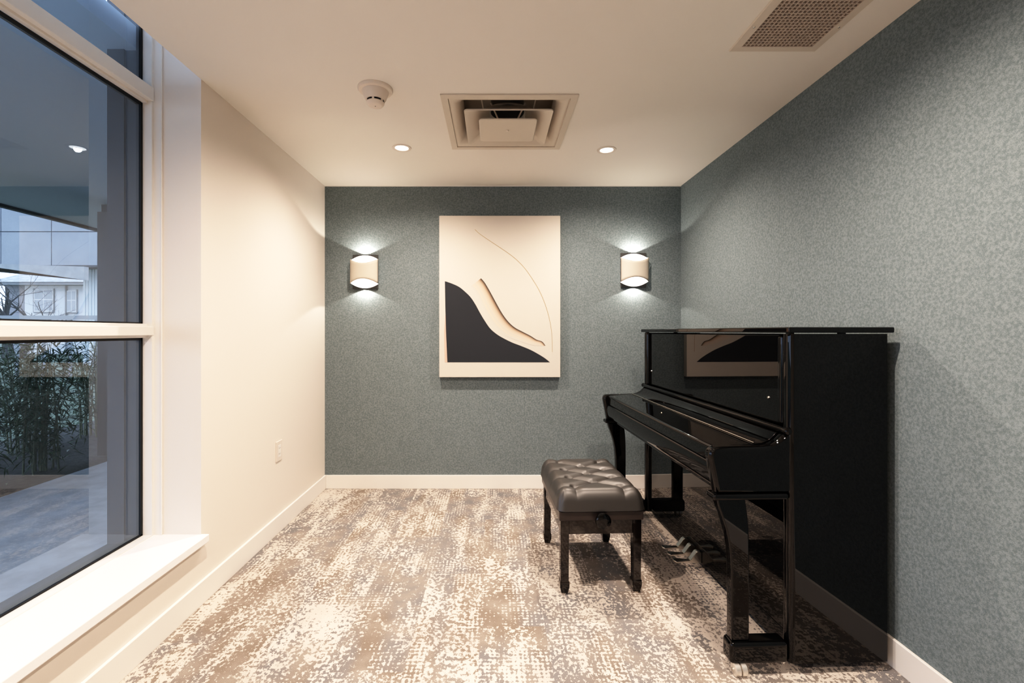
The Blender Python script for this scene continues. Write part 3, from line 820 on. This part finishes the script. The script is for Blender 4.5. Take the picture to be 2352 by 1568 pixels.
# bamboo hedge
random.seed(5)
def bamboo(x, y, rr_, hgt_, nleaf, label):
    e = empty('bamboo_clump', (x, y, -.02)); tag(e, label, 'shrub', 'bamboo clumps along the paving')
    c = MB(); lf = MB(); canes = []
    for k in range(16):
        a = random.uniform(0, 2*PI); r0 = random.uniform(0, rr_*.7); b0 = Vector((r0*math.cos(a), r0*math.sin(a), 0))
        hh_ = hgt_*random.uniform(.7, 1.05); ln_ = Vector((random.uniform(-.16,.16), random.uniform(-.16,.16), 0))*hh_
        pts = [b0+ln_*(t_**2)+Vector((0,0,hh_*t_)) for t_ in (0,.33,.66,1)]
        canes.append(pts); c.tube(pts, [.008,.007,.005,.002], 5)
    c.build('canes', M_cane, e)
    b = lf.bm
    for k in range(nleaf):
        pts = random.choice(canes); t_ = random.uniform(.12, 1)**.8*3; i = min(2, int(t_)); p = pts[i].lerp(pts[i+1], t_-i)
        p = p+Vector((random.gauss(0,.10), random.gauss(0,.10), random.gauss(0,.07)))
        rh = math.hypot(p.x, p.y)
        if rh > .27: p.x *= .27/rh; p.y *= .27/rh
        if p.z < .02: p.z = .03
        a = random.uniform(0, 2*PI); d = Vector((math.cos(a), math.sin(a), random.uniform(-.9,.5))).normalized()
        s = d.cross(Vector((random.uniform(-.4,.4), random.uniform(-.4,.4), 1))).normalized(); Ln = random.uniform(.08,.15); w_ = random.uniform(.005,.009)
        v = [b.verts.new(p), b.verts.new(p+d*Ln*.4+s*w_), b.verts.new(p+d*Ln+Vector((0,0,-.02))), b.verts.new(p+d*Ln*.4-s*w_)]
        for q_ in v:
            rh = math.hypot(q_.co.x, q_.co.y)
            if rh > .315: q_.co.x *= .315/rh; q_.co.y *= .315/rh
        b.faces.new(v)
    lf.build('leaves', M_leaf, e)
    return e
spots = [(-3.74, 2.44, .24, 1.14, 'bamboo clump nearest the window, cut by the left border of the view'),
         (-3.74, 3.12, .24, 1.18, 'bamboo clump beside the paving edge, midway between the view border and the column'),
         (-3.76, 3.80, .20, 1.06, 'narrow bamboo clump just in front of the charcoal porch column'),
         (-4.44, 3.00, .24, 1.20, 'bamboo clump of the back row, at the left'),
         (-4.44, 3.68, .24, 1.16, 'bamboo clump of the back row, second from the view border'),
         (-4.46, 4.38, .24, 1.20, 'bamboo clump of the back row, directly left of the porch column'),
         (-4.48, 5.10, .24, 1.12, 'farthest bamboo clump, behind the others beside the porch column')]
for sx_, sy_, r_x, h_x, lb in spots: bamboo(sx_, sy_, r_x, h_x, 1050 if sx_ < -4 else 1350, lb)

# ------------------------------------------------------------------ sky and daylight
w = bpy.data.worlds.new('sky'); scene.world = w; w.use_nodes = True
bgn = w.node_tree.nodes['Background']
tcn = w.node_tree.nodes.new('ShaderNodeTexCoord'); sp = w.node_tree.nodes.new('ShaderNodeSeparateXYZ')
rp = w.node_tree.nodes.new('ShaderNodeValToRGB')
w.node_tree.links.new(tcn.outputs['Generated'], sp.inputs[0]); w.node_tree.links.new(sp.outputs[2], rp.inputs[0])
rp.color_ramp.elements[0].color = (.56,.66,.84,1); rp.color_ramp.elements[1].color = (.42,.54,.74,1)
w.node_tree.links.new(rp.outputs[0], bgn.inputs['Color'])
bgn.inputs['Strength'].default_value = 4.0

scene.view_settings.view_transform = 'Standard'
scene.view_settings.look = 'None'
scene.view_settings.exposure = .1
vs = scene.view_settings; vs.use_curve_mapping = True
cmv = vs.curve_mapping; cmv.use_clip = False
WL = 1.7; cmv.white_level = (WL, WL, WL)
cc = cmv.curves[3]
cp = [(0,0),(.012,.005),(.04,.022),(.1,.073),(.18,.158),(.3,.300),(.55,.575),(.8,.77),(1.15,.91),(WL,1.0)]
cc.points[0].location = (0,0); cc.points[1].location = (1,1)
for a_, b_ in cp[1:-1]: cc.points.new(a_/WL, b_)
cmv.update()
scene.cycles.max_bounces = 10
scene.cycles.diffuse_bounces = 5
scene.cycles.glossy_bounces = 6
scene.cycles.transparent_max_bounces = 12
scene.cycles.use_denoising = True
scene.cycles.sample_clamp_indirect = 6
